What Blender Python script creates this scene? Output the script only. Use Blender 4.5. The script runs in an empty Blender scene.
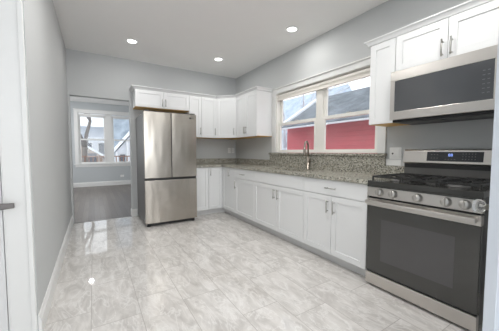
import bpy, bmesh, math, random
from mathutils import Vector, Matrix
random.seed(7)
S = bpy.context.scene
COL = S.collection

def lin(c):
    c = c / 255.0
    return c / 12.92 if c <= 0.04045 else ((c + 0.055) / 1.055) ** 2.4
def rgb(r, g, b):
    return (lin(r), lin(g), lin(b), 1.0)

# ------------------------------------------------------------------ camera
FPX = 250.1
YAW, PITCH, ROLL = math.radians(31.93), math.radians(3.16), math.radians(0.09)
cam_d = bpy.data.cameras.new('camera')
cam = bpy.data.objects.new('camera', cam_d)
COL.objects.link(cam)
cam_d.sensor_fit = 'HORIZONTAL'
cam_d.sensor_width = 36.0
cam_d.lens = FPX / 499.0 * 36.0
cam_d.clip_start = 0.05
cam_d.clip_end = 300
fw = Vector((math.sin(YAW) * math.cos(PITCH), math.cos(YAW) * math.cos(PITCH), -math.sin(PITCH)))
rt = Vector((math.cos(YAW), -math.sin(YAW), 0))
up = rt.cross(fw)
rt2 = rt * math.cos(ROLL) + up * math.sin(ROLL)
up2 = up * math.cos(ROLL) - rt * math.sin(ROLL)
mw = Matrix((rt2, up2, -fw)).transposed().to_4x4()
mw.translation = Vector((0, 0, 1.1586))
cam.matrix_world = mw
S.camera = cam

# ------------------------------------------------------------------ world, lights, exposure
W_, D_, H_, XL = 2.666, 4.852, 2.743, -0.32
world = bpy.data.worlds.new('overcast_sky')
S.world = world
world.use_nodes = True
wn = world.node_tree.nodes
wl = world.node_tree.links
bg = wn['Background']
tc = wn.new('ShaderNodeTexCoord')
sep = wn.new('ShaderNodeSeparateXYZ')
ramp = wn.new('ShaderNodeValToRGB')
wl.new(tc.outputs['Generated'], sep.inputs[0])
wl.new(sep.outputs['Z'], ramp.inputs[0])
wl.new(ramp.outputs[0], bg.inputs[0])
ramp.color_ramp.elements[0].position = 0.0
ramp.color_ramp.elements[0].color = (0.94, 0.968, 1.0, 1)
ramp.color_ramp.elements[1].position = 0.6
ramp.color_ramp.elements[1].color = (0.92, 0.955, 1.0, 1)
bg.inputs[1].default_value = 1.6

def area(name, loc, target, sx, sy, power, color=(1, 1, 1), spread=180):
    l = bpy.data.lights.new(name, 'AREA')
    l.shape = 'RECTANGLE'
    l.size, l.size_y = sx, sy
    l.energy = power
    l.color = color
    l.spread = math.radians(spread)
    o = bpy.data.objects.new(name, l)
    COL.objects.link(o)
    o.location = loc
    d = Vector(target) - Vector(loc)
    o.rotation_euler = d.to_track_quat('-Z', 'Y').to_euler()
    return o
# added fill lamp in the unseen front room behind the camera
area('front_fill_light', (0.7, -2.52, 1.5), (1.2, 3, 1.6), 2.2, 1.5, 32, (0.94, 0.97, 1.0))
# added fill lamp brightening the far room, outside the picture
area('rear_fill_light', (-1.95, 7.4, 1.5), (1, 7.4, 1.2), 2.4, 1.5, 55, (0.96, 0.98, 1.0))
DOWNLIGHT_W = 3.8
DOWNLIGHT_FILL_W = 8.5     # unseen ones added as fill, towards the camera
S.view_settings.view_transform = 'Standard'
S.view_settings.look = 'None'
S.view_settings.exposure = 0.40
S.view_settings.gamma = 1.0
S.view_settings.use_curve_mapping = False

# ------------------------------------------------------------------ materials
def newmat(name):
    m = bpy.data.materials.new(name)
    m.use_nodes = True
    nt = m.node_tree
    return m, nt, nt.nodes['Principled BSDF']
def N(nt, t, **kw):
    n = nt.nodes.new(t)
    for k, v in kw.items():
        if k in n.inputs.keys():
            n.inputs[k].default_value = v
        else:
            setattr(n, k, v)
    return n
def paint(name, col, rough=0.5, bump=0.0, bscale=120, var=0.02, metallic=0.0, spec=0.5):
    m, nt, b = newmat(name)
    b.inputs['Roughness'].default_value = rough
    b.inputs['Metallic'].default_value = metallic
    b.inputs['Specular IOR Level'].default_value = spec
    t = N(nt, 'ShaderNodeTexCoord')
    n = N(nt, 'ShaderNodeTexNoise', Scale=6.0, Detail=3.0)
    nt.links.new(t.outputs['Object'], n.inputs['Vector'])
    mix = N(nt, 'ShaderNodeMix', data_type='RGBA')
    c2 = tuple(max(0, x * (1 - var * 2)) for x in col[:3]) + (1,)
    mix.inputs[6].default_value = col
    mix.inputs[7].default_value = c2
    nt.links.new(n.outputs['Fac'], mix.inputs[0])
    nt.links.new(mix.outputs[2], b.inputs['Base Color'])
    if bump:
        n2 = N(nt, 'ShaderNodeTexNoise', Scale=float(bscale), Detail=2.0)
        nt.links.new(t.outputs['Object'], n2.inputs['Vector'])
        bp = N(nt, 'ShaderNodeBump', Strength=bump, Distance=0.002)
        nt.links.new(n2.outputs['Fac'], bp.inputs['Height'])
        nt.links.new(bp.outputs[0], b.inputs['Normal'])
    return m
M = {}
M['wall'] = paint('grey_wall_paint', rgb(196, 198, 198), 0.75, 0.15, 250, 0.01)
M['wall_rear'] = paint('blue_grey_wall_paint', rgb(192, 196, 198), 0.75, 0.15, 250, 0.01)
M['ceiling'] = paint('white_ceiling_paint', rgb(243, 242, 240), 0.85, 0.1, 250, 0.01)
M['trim'] = paint('white_trim_paint', rgb(230, 230, 228), 0.35, 0, 0, 0.01)
M['window_trim'] = paint('cream_window_paint', rgb(237, 235, 229), 0.35, 0, 0, 0.01)
M['cab'] = paint('white_cabinet_lacquer', rgb(233, 234, 234), 0.32, 0, 0, 0.008)
M['toe'] = paint('grey_toe_kick', rgb(218, 218, 217), 0.5, 0, 0, 0.02)
M['door'] = paint('white_door_paint', rgb(224, 224, 224), 0.4, 0, 0, 0.01)
M['blind'] = paint('cream_blind', rgb(240, 236, 228), 0.55, 0, 0, 0.02)
M['nickel'] = paint('brushed_nickel', rgb(190, 188, 184), 0.28, 0, 0, 0.05, 1.0)
M['bronze'] = paint('dark_nickel_lever', rgb(124, 120, 118), 0.3, 0, 0, 0.05, 1.0)
M['faucet'] = paint('warm_brushed_nickel', rgb(158, 150, 140), 0.3, 0, 0, 0.05, 1.0)
M['black'] = paint('black_plastic', rgb(26, 26, 27), 0.4, 0, 0, 0.05)
M['iron'] = paint('black_cast_iron', rgb(38, 38, 38), 0.40, 0.3, 200, 0.1)
M['enamel'] = paint('black_enamel', rgb(60, 60, 58), 0.10, 0, 0, 0.05)
M['glassblack'] = paint('dark_oven_glass', rgb(58, 58, 55), 0.05, 0, 0, 0.03, 0.0, 0.9)
M['ovenwindow'] = paint('dark_oven_window', rgb(72, 71, 72), 0.05, 0, 0, 0.03, 0.0, 0.9)
M['mwglass'] = paint('dark_microwave_glass', rgb(70, 72, 75), 0.06, 0, 0, 0.03, 0.0, 0.9)
M['display'] = paint('dark_display', rgb(56, 58, 62), 0.12, 0, 0, 0.03)
M['backgrey'] = paint('dark_grey_gloss_enamel', rgb(104, 103, 101), 0.2, 0, 0, 0.03)
M['touch'] = paint('faint_grey_print', rgb(112, 114, 118), 0.4, 0, 0, 0.02)
M['door_shade'] = paint('shaded_white_door_paint', rgb(212, 218, 226), 0.4, 0, 0, 0.01)  # white door paint with the blue daylight shade put into its colour
M['darkside'] = paint('dark_grey_appliance_side', rgb(96, 95, 94), 0.45, 0, 0, 0.03)
M['plate'] = paint('white_outlet_plastic', rgb(238, 238, 236), 0.35, 0, 0, 0.01)
M['slot'] = paint('dark_slot', rgb(50, 48, 46), 0.5, 0, 0, 0.02)
M['snow'] = paint('snow', rgb(240, 243, 248), 0.8, 0.4, 20, 0.03)
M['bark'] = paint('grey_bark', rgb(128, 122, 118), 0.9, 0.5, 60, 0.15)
M['barkp'] = paint('pale_bark', rgb(206, 212, 220), 0.9, 0.5, 60, 0.15)  # paler bark for the trees behind the red house
M['whitehouse'] = paint('white_house_paint', rgb(222, 224, 226), 0.7, 0, 0, 0.03)
M['tanhouse'] = paint('tan_house_paint', rgb(176, 160, 148), 0.7, 0, 0, 0.03)
M['railwood'] = paint('brown_deck_wood', rgb(150, 112, 92), 0.7, 0, 0, 0.1)
M['hwin'] = paint('dark_house_window', rgb(92, 98, 108), 0.1, 0, 0, 0.05)

def steel(name, col, rough, axis, wav=0.35, scale=5.0):
    """brushed steel; axis = index of the coordinate across which the brushing varies"""
    m, nt, b = newmat(name)
    b.inputs['Metallic'].default_value = 1.0
    t = N(nt, 'ShaderNodeTexCoord')
    mp = N(nt, 'ShaderNodeMapping')
    sc = [0.25, 0.25, 0.25]
    sc[axis] = 1.0
    mp.inputs['Scale'].default_value = sc
    nt.links.new(t.outputs['Object'], mp.inputs['Vector'])
    n = N(nt, 'ShaderNodeTexNoise', Scale=scale, Detail=1.0)
    nt.links.new(mp.outputs[0], n.inputs['Vector'])
    bp = N(nt, 'ShaderNodeBump', Strength=wav, Distance=0.02)
    nt.links.new(n.outputs['Fac'], bp.inputs['Height'])
    nt.links.new(bp.outputs[0], b.inputs['Normal'])
    mp2 = N(nt, 'ShaderNodeMapping')
    sc2 = [2.0, 2.0, 2.0]
    sc2[axis] = 500.0
    mp2.inputs['Scale'].default_value = sc2
    nt.links.new(t.outputs['Object'], mp2.inputs['Vector'])
    n2 = N(nt, 'ShaderNodeTexNoise', Scale=1.0, Detail=3.0)
    nt.links.new(mp2.outputs[0], n2.inputs['Vector'])
    mr = N(nt, 'ShaderNodeMapRange')
    mr.inputs['To Min'].default_value = rough - 0.004
    mr.inputs['To Max'].default_value = rough + 0.004
    nt.links.new(n2.outputs['Fac'], mr.inputs['Value'])
    nt.links.new(mr.outputs[0], b.inputs['Roughness'])
    mix = N(nt, 'ShaderNodeMix', data_type='RGBA')
    mix.inputs[6].default_value = tuple(x * 0.985 for x in col[:3]) + (1,)
    mix.inputs[7].default_value = col
    nt.links.new(n2.outputs['Fac'], mix.inputs[0])
    nt.links.new(mix.outputs[2], b.inputs['Base Color'])
    return m
M['steel_fridge'] = steel('brushed_steel_vertical', rgb(180, 174, 165), 0.27, 0, 0.40, 6.0)
M['steel'] = steel('brushed_steel_horizontal', rgb(208, 204, 199), 0.30, 2, 0.0, 5.0)

def wood_bottom():
    m, nt, b = newmat('raw_plywood')
    t = N(nt, 'ShaderNodeTexCoord')
    mp = N(nt, 'ShaderNodeMapping')
    mp.inputs['Scale'].default_value = (3, 40, 3)
    nt.links.new(t.outputs['Object'], mp.inputs[0])
    n = N(nt, 'ShaderNodeTexNoise', Scale=2.0, Detail=4.0)
    nt.links.new(mp.outputs[0], n.inputs['Vector'])
    r = N(nt, 'ShaderNodeValToRGB')
    r.color_ramp.elements[0].color = rgb(206, 158, 86)
    r.color_ramp.elements[1].color = rgb(236, 200, 132)
    nt.links.new(n.outputs['Fac'], r.inputs[0])
    nt.links.new(r.outputs[0], b.inputs['Base Color'])
    b.inputs['Roughness'].default_value = 0.6
    return m
M['ply'] = wood_bottom()

def granite():
    m, nt, b = newmat('speckled_granite')
    t = N(nt, 'ShaderNodeTexCoord')
    v = N(nt, 'ShaderNodeTexVoronoi', Scale=95.0)
    nt.links.new(t.outputs['Object'], v.inputs['Vector'])
    sepc = N(nt, 'ShaderNodeSeparateColor')
    nt.links.new(v.outputs['Color'], sepc.inputs[0])
    r = N(nt, 'ShaderNodeValToRGB')
    r.color_ramp.interpolation = 'CONSTANT'
    e = r.color_ramp.elements
    e[0].position = 0; e[0].color = rgb(112, 111, 106)
    e[1].position = 0.14; e[1].color = rgb(164, 163, 155)
    for p, c in ((0.36, rgb(192, 191, 183)), (0.62, rgb(214, 213, 206)), (0.80, rgb(172, 167, 155)), (0.93, rgb(222, 218, 210))):
        x = e.new(p); x.color = c
    nt.links.new(sepc.outputs[0], r.inputs[0])
    n = N(nt, 'ShaderNodeTexNoise', Scale=14.0, Detail=5.0, Roughness=0.7)
    nt.links.new(t.outputs['Object'], n.inputs['Vector'])
    r2 = N(nt, 'ShaderNodeValToRGB')
    r2.color_ramp.elements[0].position = 0.35; r2.color_ramp.elements[0].color = rgb(198, 196, 188)
    r2.color_ramp.elements[1].position = 0.65; r2.color_ramp.elements[1].color = rgb(226, 222, 213)
    nt.links.new(n.outputs['Fac'], r2.inputs[0])
    mix = N(nt, 'ShaderNodeMix', data_type='RGBA', blend_type='MULTIPLY')
    mix.inputs[0].default_value = 0.7
    nt.links.new(r.outputs[0], mix.inputs[6])
    nt.links.new(r2.outputs[0], mix.inputs[7])
    nt.links.new(mix.outputs[2], b.inputs['Base Color'])
    b.inputs['Roughness'].default_value = 0.18
    return m
M['granite'] = granite()

def floor_tile():
    m, nt, b = newmat('polished_marble_tile')
    t = N(nt, 'ShaderNodeTexCoord')
    sx = N(nt, 'ShaderNodeSeparateXYZ')
    cx = N(nt, 'ShaderNodeCombineXYZ')
    nt.links.new(t.outputs['Object'], sx.inputs[0])
    ax = N(nt, 'ShaderNodeMath', operation='ADD'); ax.inputs[1].default_value = 0.045 + 3.05 + 0.393
    ay = N(nt, 'ShaderNodeMath', operation='ADD'); ay.inputs[1].default_value = 0.35 + 6.1 + 1.136
    nt.links.new(sx.outputs['X'], ax.inputs[0]); nt.links.new(sx.outputs['Y'], ay.inputs[0])
    nt.links.new(ay.outputs[0], cx.inputs['X']); nt.links.new(ax.outputs[0], cx.inputs['Y'])
    br = N(nt, 'ShaderNodeTexBrick', Scale=1.0)
    br.offset = 0.34
    br.inputs['Brick Width'].default_value = 0.61
    br.inputs['Row Height'].default_value = 0.305
    br.inputs['Mortar Size'].default_value = 0.0018
    br.inputs['Mortar Smooth'].default_value = 0.1
    br.inputs['Color1'].default_value = (0, 0, 0, 1)
    br.inputs['Color2'].default_value = (1, 1, 1, 1)
    br.inputs['Mortar'].default_value = (0.5, 0.5, 0.5, 1)
    nt.links.new(cx.outputs[0], br.inputs['Vector'])
    # every tile shifts the veining
    sc = N(nt, 'ShaderNodeVectorMath', operation='SCALE'); sc.inputs['Scale'].default_value = 9.0
    nt.links.new(br.outputs['Color'], sc.inputs[0])
    ad = N(nt, 'ShaderNodeVectorMath', operation='ADD')
    nt.links.new(t.outputs['Object'], ad.inputs[0]); nt.links.new(sc.outputs[0], ad.inputs[1])
    rot = N(nt, 'ShaderNodeMapping'); rot.inputs['Rotation'].default_value = (0, 0, 0.7); rot.inputs['Scale'].default_value = (2.6, 1.0, 1)
    nt.links.new(ad.outputs[0], rot.inputs[0])
    n1 = N(nt, 'ShaderNodeTexNoise', Scale=3.4, Detail=8.0, Roughness=0.66, Distortion=1.0)
    nt.links.new(rot.outputs[0], n1.inputs['Vector'])
    r1 = N(nt, 'ShaderNodeValToRGB')
    e = r1.color_ramp.elements
    e[0].position = 0.28; e[0].color = rgb(183, 178, 174)
    e[1].position = 0.72; e[1].color = rgb(228, 225, 222)
    x = e.new(0.46); x.color = rgb(203, 199, 195)
    x = e.new(0.56); x.color = rgb(215, 211, 207)
    nt.links.new(n1.outputs['Fac'], r1.inputs[0])
    # thin pale veins
    n2 = N(nt, 'ShaderNodeTexNoise', Scale=3.0, Detail=6.0, Roughness=0.6, Distortion=1.2)
    nt.links.new(rot.outputs[0], n2.inputs['Vector'])
    sb = N(nt, 'ShaderNodeMath', operation='SUBTRACT'); sb.inputs[1].default_value = 0.5
    ab = N(nt, 'ShaderNodeMath', operation='ABSOLUTE')
    nt.links.new(n2.outputs['Fac'], sb.inputs[0]); nt.links.new(sb.outputs[0], ab.inputs[0])
    vr = N(nt, 'ShaderNodeMapRange'); vr.inputs['From Min'].default_value = 0.0; vr.inputs['From Max'].default_value = 0.03
    vr.inputs['To Min'].default_value = 0.6; vr.inputs['To Max'].default_value = 0.0
    nt.links.new(ab.outputs[0], vr.inputs['Value'])
    mv = N(nt, 'ShaderNodeMix', data_type='RGBA'); mv.inputs[7].default_value = rgb(234, 232, 229)
    nt.links.new(vr.outputs[0], mv.inputs[0]); nt.links.new(r1.outputs[0], mv.inputs[6])
    mg = N(nt, 'ShaderNodeMix', data_type='RGBA'); mg.inputs[7].default_value = rgb(172, 167, 162)
    nt.links.new(br.outputs['Fac'], mg.inputs[0]); nt.links.new(mv.outputs[2], mg.inputs[6])
    nt.links.new(mg.outputs[2], b.inputs['Base Color'])
    b.inputs['Roughness'].default_value = 0.045
    b.inputs['Specular IOR Level'].default_value = 0.55
    bp = N(nt, 'ShaderNodeBump', Strength=0.4, Distance=0.001); bp.invert = True
    nt.links.new(br.outputs['Fac'], bp.inputs['Height']); nt.links.new(bp.outputs[0], b.inputs['Normal'])
    return m
M['tile'] = floor_tile()

def planks(name, cA, cB, pw, pl, rough, swap=True):
    m, nt, b = newmat(name)
    t = N(nt, 'ShaderNodeTexCoord')
    mp = N(nt, 'ShaderNodeMapping')
    mp.inputs['Location'].default_value = (5, 5, 0)
    if swap:
        mp.inputs['Rotation'].default_value = (0, 0, math.pi / 2)
    nt.links.new(t.outputs['Object'], mp.inputs[0])
    br = N(nt, 'ShaderNodeTexBrick', Scale=1.0)
    br.offset = 0.37
    br.inputs['Brick Width'].default_value = pl
    br.inputs['Row Height'].default_value = pw
    br.inputs['Mortar Size'].default_value = 0.002
    br.inputs['Color1'].default_value = cA
    br.inputs['Color2'].default_value = cB
    br.inputs['Mortar'].default_value = tuple(x * 0.6 for x in cA[:3]) + (1,)
    nt.links.new(mp.outputs[0], br.inputs['Vector'])
    m2 = N(nt, 'ShaderNodeMapping'); m2.inputs['Scale'].default_value = (40, 2, 2)
    nt.links.new(t.outputs['Object'], m2.inputs[0])
    n = N(nt, 'ShaderNodeTexNoise', Scale=1.5, Detail=5.0)
    nt.links.new(m2.outputs[0], n.inputs['Vector'])
    r = N(nt, 'ShaderNodeMapRange'); r.inputs['To Min'].default_value = 0.75; r.inputs['To Max'].default_value = 1.2
    nt.links.new(n.outputs['Fac'], r.inputs['Value'])
    mul = N(nt, 'ShaderNodeVectorMath', operation='SCALE')
    nt.links.new(br.outputs['Color'], mul.inputs[0]); nt.links.new(r.outputs[0], mul.inputs['Scale'])
    nt.links.new(mul.outputs[0], b.inputs['Base Color'])
    b.inputs['Roughness'].default_value = rough
    return m
M['wood'] = planks('grey_brown_wood_floor', rgb(106, 98, 93), rgb(124, 115, 109), 0.09, 1.1, 0.33)

def siding(name, c, step=0.11):
    m, nt, b = newmat(name)
    t = N(nt, 'ShaderNodeTexCoord')
    sx = N(nt, 'ShaderNodeSeparateXYZ')
    nt.links.new(t.outputs['Object'], sx.inputs[0])
    dv = N(nt, 'ShaderNodeMath', operation='DIVIDE'); dv.inputs[1].default_value = step
    fr = N(nt, 'ShaderNodeMath', operation='FRACT')
    nt.links.new(sx.outputs['Z'], dv.inputs[0]); nt.links.new(dv.outputs[0], fr.inputs[0])
    r = N(nt, 'ShaderNodeValToRGB')
    e = r.color_ramp.elements
    e[0].position = 0.0; e[0].color = tuple(x * 0.72 for x in c[:3]) + (1,)
    e[1].position = 0.10; e[1].color = c
    nt.links.new(fr.outputs[0], r.inputs[0])
    n = N(nt, 'ShaderNodeTexNoise', Scale=3.0, Detail=4.0)
    nt.links.new(t.outputs['Object'], n.inputs['Vector'])
    mr = N(nt, 'ShaderNodeMapRange'); mr.inputs['To Min'].default_value = 0.88; mr.inputs['To Max'].default_value = 1.12
    nt.links.new(n.outputs['Fac'], mr.inputs['Value'])
    mul = N(nt, 'ShaderNodeVectorMath', operation='SCALE')
    nt.links.new(r.outputs[0], mul.inputs[0]); nt.links.new(mr.outputs[0], mul.inputs['Scale'])
    nt.links.new(mul.outputs[0], b.inputs['Base Color'])
    bp = N(nt, 'ShaderNodeBump', Strength=0.5, Distance=0.02)
    nt.links.new(fr.outputs[0], bp.inputs['Height']); nt.links.new(bp.outputs[0], b.inputs['Normal'])
    b.inputs['Roughness'].default_value = 0.7
    return m
M['redsiding'] = siding('red_clapboard', rgb(226, 118, 124))
M['whitesiding'] = siding('white_clapboard', rgb(216, 219, 224), 0.14)
def shingle(name, a, c):
    m, nt, b = newmat(name)
    t = N(nt, 'ShaderNodeTexCoord')
    n = N(nt, 'ShaderNodeTexNoise', Scale=2.2, Detail=8.0, Roughness=0.7, Distortion=0.6)
    nt.links.new(t.outputs['Object'], n.inputs['Vector'])
    r = N(nt, 'ShaderNodeValToRGB')
    r.color_ramp.elements[0].position = 0.35; r.color_ramp.elements[0].color = a
    r.color_ramp.elements[1].position = 0.72; r.color_ramp.elements[1].color = c
    nt.links.new(n.outputs['Fac'], r.inputs[0]); nt.links.new(r.outputs[0], b.inputs['Base Color'])
    b.inputs['Roughness'].default_value = 0.9
    return m
M['shingle'] = shingle('frosty_blue_grey_shingle', rgb(84, 92, 100), rgb(136, 143, 151))
M['shingle2'] = shingle('blue_grey_shingle', rgb(128, 140, 152), rgb(190, 200, 210))

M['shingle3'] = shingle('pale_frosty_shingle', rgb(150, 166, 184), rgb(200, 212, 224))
def pane_glass():
    m = bpy.data.materials.new('window_glass')
    m.use_nodes = True
    nt = m.node_tree
    nt.nodes.clear()
    out = N(nt, 'ShaderNodeOutputMaterial')
    tr = N(nt, 'ShaderNodeBsdfTransparent'); tr.inputs[0].default_value = (0.97, 0.98, 0.98, 1)
    gl = N(nt, 'ShaderNodeBsdfGlossy'); gl.inputs['Roughness'].default_value = 0.02
    lw = N(nt, 'ShaderNodeLayerWeight', Blend=0.5)
    fr = N(nt, 'ShaderNodeMapRange')
    fr.inputs['From Min'].default_value = 0.5; fr.inputs['To Min'].default_value = 0.025; fr.inputs['To Max'].default_value = 0.4
    nt.links.new(lw.outputs['Facing'], fr.inputs['Value'])
    nz = N(nt, 'ShaderNodeTexNoise', Scale=3.0)
    tcn = N(nt, 'ShaderNodeTexCoord'); nt.links.new(tcn.outputs['Object'], nz.inputs['Vector'])
    mr = N(nt, 'ShaderNodeMapRange'); mr.inputs['To Min'].default_value = 0.0; mr.inputs['To Max'].default_value = 0.06
    nt.links.new(nz.outputs['Fac'], mr.inputs['Value'])
    df = N(nt, 'ShaderNodeBsdfDiffuse'); df.inputs[0].default_value = (0.9, 0.9, 0.9, 1)
    m0 = N(nt, 'ShaderNodeMixShader'); nt.links.new(mr.outputs[0], m0.inputs[0])
    nt.links.new(tr.outputs[0], m0.inputs[1]); nt.links.new(df.outputs[0], m0.inputs[2])
    mx = N(nt, 'ShaderNodeMixShader')
    nt.links.new(fr.outputs[0], mx.inputs[0]); nt.links.new(m0.outputs[0], mx.inputs[1]); nt.links.new(gl.outputs[0], mx.inputs[2])
    nt.links.new(mx.outputs[0], out.inputs[0])
    return m
M['pane'] = pane_glass()
def clear_glass():
    m, nt, b = newmat('clear_cut_glass')
    b.inputs['Transmission Weight'].default_value = 0.9
    b.inputs['Roughness'].default_value = 0.08
    b.inputs['IOR'].default_value = 1.45
    n = N(nt, 'ShaderNodeTexNoise', Scale=40.0)
    mx = N(nt, 'ShaderNodeMix', data_type='RGBA'); mx.inputs[6].default_value = (0.86, 0.85, 0.83, 1); mx.inputs[7].default_value = (0.97, 0.97, 0.96, 1)
    nt.links.new(n.outputs['Fac'], mx.inputs[0]); nt.links.new(mx.outputs[2], b.inputs['Base Color'])
    return m
M['clear'] = clear_glass()
def emit(name, col, s):
    m, nt, b = newmat(name)
    b.inputs['Base Color'].default_value = (0.8, 0.8, 0.8, 1)
    b.inputs['Emission Color'].default_value = col
    b.inputs['Emission Strength'].default_value = s
    return m
M['lens'] = emit('downlight_lens', (1.0, 0.98, 0.94, 1), 6.0)
M['digits'] = emit('blue_clock_digits', rgb(80, 125, 235), 1.0)

# ------------------------------------------------------------------ mesh building
class MB:
    def __init__(s):
        s.bm = bmesh.new()
    def hexa(s, p):
        v = [s.bm.verts.new(q) for q in p]
        for f in ((0, 3, 2, 1), (4, 5, 6, 7), (0, 1, 5, 4), (1, 2, 6, 5), (2, 3, 7, 6), (3, 0, 4, 7)):
            s.bm.faces.new([v[i] for i in f])
        return s
    def box(s, x0, x1, y0, y1, z0, z1):
        x0, x1 = sorted((x0, x1)); y0, y1 = sorted((y0, y1)); z0, z1 = sorted((z0, z1))
        return s.hexa([(x0, y0, z0), (x1, y0, z0), (x1, y1, z0), (x0, y1, z0), (x0, y0, z1), (x1, y0, z1), (x1, y1, z1), (x0, y1, z1)])
    def fbox(s, F, u0, u1, d0, d1, z0, z1):
        return s.hexa([F(u0, d0, z0), F(u1, d0, z0), F(u1, d1, z0), F(u0, d1, z0), F(u0, d0, z1), F(u1, d0, z1), F(u1, d1, z1), F(u0, d1, z1)])
    def prism(s, poly, z0, z1):
        a = [s.bm.verts.new((x, y, z0)) for x, y in poly]
        b = [s.bm.verts.new((x, y, z1)) for x, y in poly]
        n = len(poly)
        s.bm.faces.new(a[::-1]); s.bm.faces.new(b)
        for i in range(n):
            s.bm.faces.new((a[i], a[(i + 1) % n], b[(i + 1) % n], b[i]))
        return s
    def extr(s, prof, A, B):
        """prism of 3-D profile points moved by vector from A to B"""
        d = Vector(B) - Vector(A)
        a = [s.bm.verts.new(Vector(A) + Vector(p)) for p in prof]
        b = [s.bm.verts.new(Vector(A) + Vector(p) + d) for p in prof]
        n = len(prof)
        s.bm.faces.new(a[::-1]); s.bm.faces.new(b)
        for i in range(n):
            s.bm.faces.new((a[i], a[(i + 1) % n], b[(i + 1) % n], b[i]))
        return s
    def tube(s, pts, r, seg=10, smooth=True):
        pts = [Vector(p) for p in pts]
        rs = r if isinstance(r, (list, tuple)) else [r] * len(pts)
        rings = []
        ref = None
        for i, p in enumerate(pts):
            if i == 0: t = pts[1] - pts[0]
            elif i == len(pts) - 1: t = pts[-1] - pts[-2]
            else: t = (pts[i + 1] - p).normalized() + (p - pts[i - 1]).normalized()
            t.normalize()
            if ref is None:
                ref = Vector((0, 0, 1)) if abs(t.z) < 0.9 else Vector((1, 0, 0))
            a = t.cross(ref).normalized(); b = t.cross(a).normalized()
            ref = -(t.cross(a)).cross(t).cross(t) if False else ref
            rings.append([s.bm.verts.new(p + (a * math.cos(k * 2 * math.pi / seg) + b * math.sin(k * 2 * math.pi / seg)) * rs[i]) for k in range(seg)])
        for i in range(len(rings) - 1):
            for k in range(seg):
                f = s.bm.faces.new((rings[i][k], rings[i][(k + 1) % seg], rings[i + 1][(k + 1) % seg], rings[i + 1][k]))
                f.smooth = smooth
        s.bm.faces.new(rings[0][::-1]); s.bm.faces.new(rings[-1])
        return s
    def lathe(s, o, axis, prof, seg=24):
        """prof: (radius, distance along axis) list"""
        o = Vector(o); ax = Vector(axis).normalized()
        ref = Vector((0, 0, 1)) if abs(ax.z) < 0.9 else Vector((1, 0, 0))
        a = ax.cross(ref).normalized(); b = ax.cross(a)
        rings = []
        for r, h in prof:
            rings.append([s.bm.verts.new(o + ax * h + (a * math.cos(k * 2 * math.pi / seg) + b * math.sin(k * 2 * math.pi / seg)) * max(r, 1e-4)) for k in range(seg)])
        for i in range(len(rings) - 1):
            for k in range(seg):
                f = s.bm.faces.new((rings[i][k], rings[i][(k + 1) % seg], rings[i + 1][(k + 1) % seg], rings[i + 1][k]))
                f.smooth = True
        s.bm.faces.new(rings[0][::-1]); s.bm.faces.new(rings[-1])
        return s

WORLD = {}
def link(name, mb, mat, parent=None, bevel=0.0, label=None):
    """world-space mesh builder -> ONE mesh object, origin at its own base centre"""
    bm = mb.bm
    bmesh.ops.recalc_face_normals(bm, faces=bm.faces)
    lo = Vector((min(v.co.x for v in bm.verts), min(v.co.y for v in bm.verts), min(v.co.z for v in bm.verts)))
    hi = Vector((max(v.co.x for v in bm.verts), max(v.co.y for v in bm.verts), max(v.co.z for v in bm.verts)))
    c = (lo + hi) / 2
    c.z = lo.z
    for v in bm.verts: v.co -= c
    me = bpy.data.meshes.new(name)
    bm.to_mesh(me); bm.free()
    o = bpy.data.objects.new(name, me)
    COL.objects.link(o)
    me.materials.append(M[mat] if isinstance(mat, str) else mat)
    if parent is not None:
        o.parent = parent
        o.location = c - WORLD[parent.name]
    else:
        o.location = c
    WORLD[o.name] = c
    if bevel:
        b = o.modifiers.new('bevel', 'BEVEL')
        b.width = bevel; b.segments = 2; b.limit_method = 'ANGLE'; b.angle_limit = math.radians(40)
    if label: o['label'] = label
    return o
def thing(name, loc, label, cat, group=None):
    o = bpy.data.objects.new(name, None)
    COL.objects.link(o)
    o.empty_display_size = 0.1
    o.location = loc
    WORLD[o.name] = Vector(loc)
    o['label'] = label; o['category'] = cat
    if group: o['group'] = group
    return o
def tag(o, label, cat, group=None):
    o['label'] = label; o['category'] = cat
    if group: o['group'] = group
    return o
def struct(name, mb, mat, label, cat, parent=None, bevel=0.0):
    o = link(name, mb, mat, parent, bevel)
    if parent is None:
        o['kind'] = 'structure'; o['label'] = label; o['category'] = cat
    return o
def sroot(name, loc, label, cat):
    o = thing(name, loc, label, cat)
    o['kind'] = 'structure'
    return o

# ------------------------------------------------------------------ the setting
BT = 0.13                      # back wall thickness
YB = 9.741                     # rear room far wall
# kitchen floor runs on under the camera
struct('floor', MB().box(-2.0, W_ + 0.12, -2.6, D_ + 0.02, -0.06, 0), 'tile', 'polished grey marble-look tile floor of the kitchen', 'floor')
struct('floor_rear', MB().box(-2.0, W_ + 0.12, D_ + 0.021, YB + 0.1, -0.06, 0.002), 'wood', 'dark grey-brown wood floor of the room beyond the opening', 'floor')
struct('ceiling', MB().box(-2.0, W_ + 0.12, -2.6, D_ + BT, H_, H_ + 0.08), 'ceiling', 'white kitchen ceiling with round downlights', 'ceiling')
struct('ceiling_rear', MB().box(-2.0, W_ + 0.12, D_ + BT + 0.001, YB + 0.1, H_, H_ + 0.08), 'ceiling', 'white ceiling of the room beyond the opening', 'ceiling')
struct('wall_left', MB().box(XL - 0.12, XL, 1.965, D_, 0, H_), 'wall', 'plain grey wall on the left of the kitchen', 'wall')
# right wall with the window hole
WY0, WY1, WZ0, WZ1 = 1.600, 3.425, 1.13, 2.135
mb = MB()
mb.box(W_, W_ + 0.12, -0.0, WY0, 0, H_).box(W_, W_ + 0.12, WY1, D_ + BT, 0, H_).box(W_, W_ + 0.12, WY0, WY1, 0, WZ0).box(W_, W_ + 0.12, WY0, WY1, WZ1, H_)
struct('wall_right', mb, 'wall', 'grey kitchen wall with the wide double window', 'wall')
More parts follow.
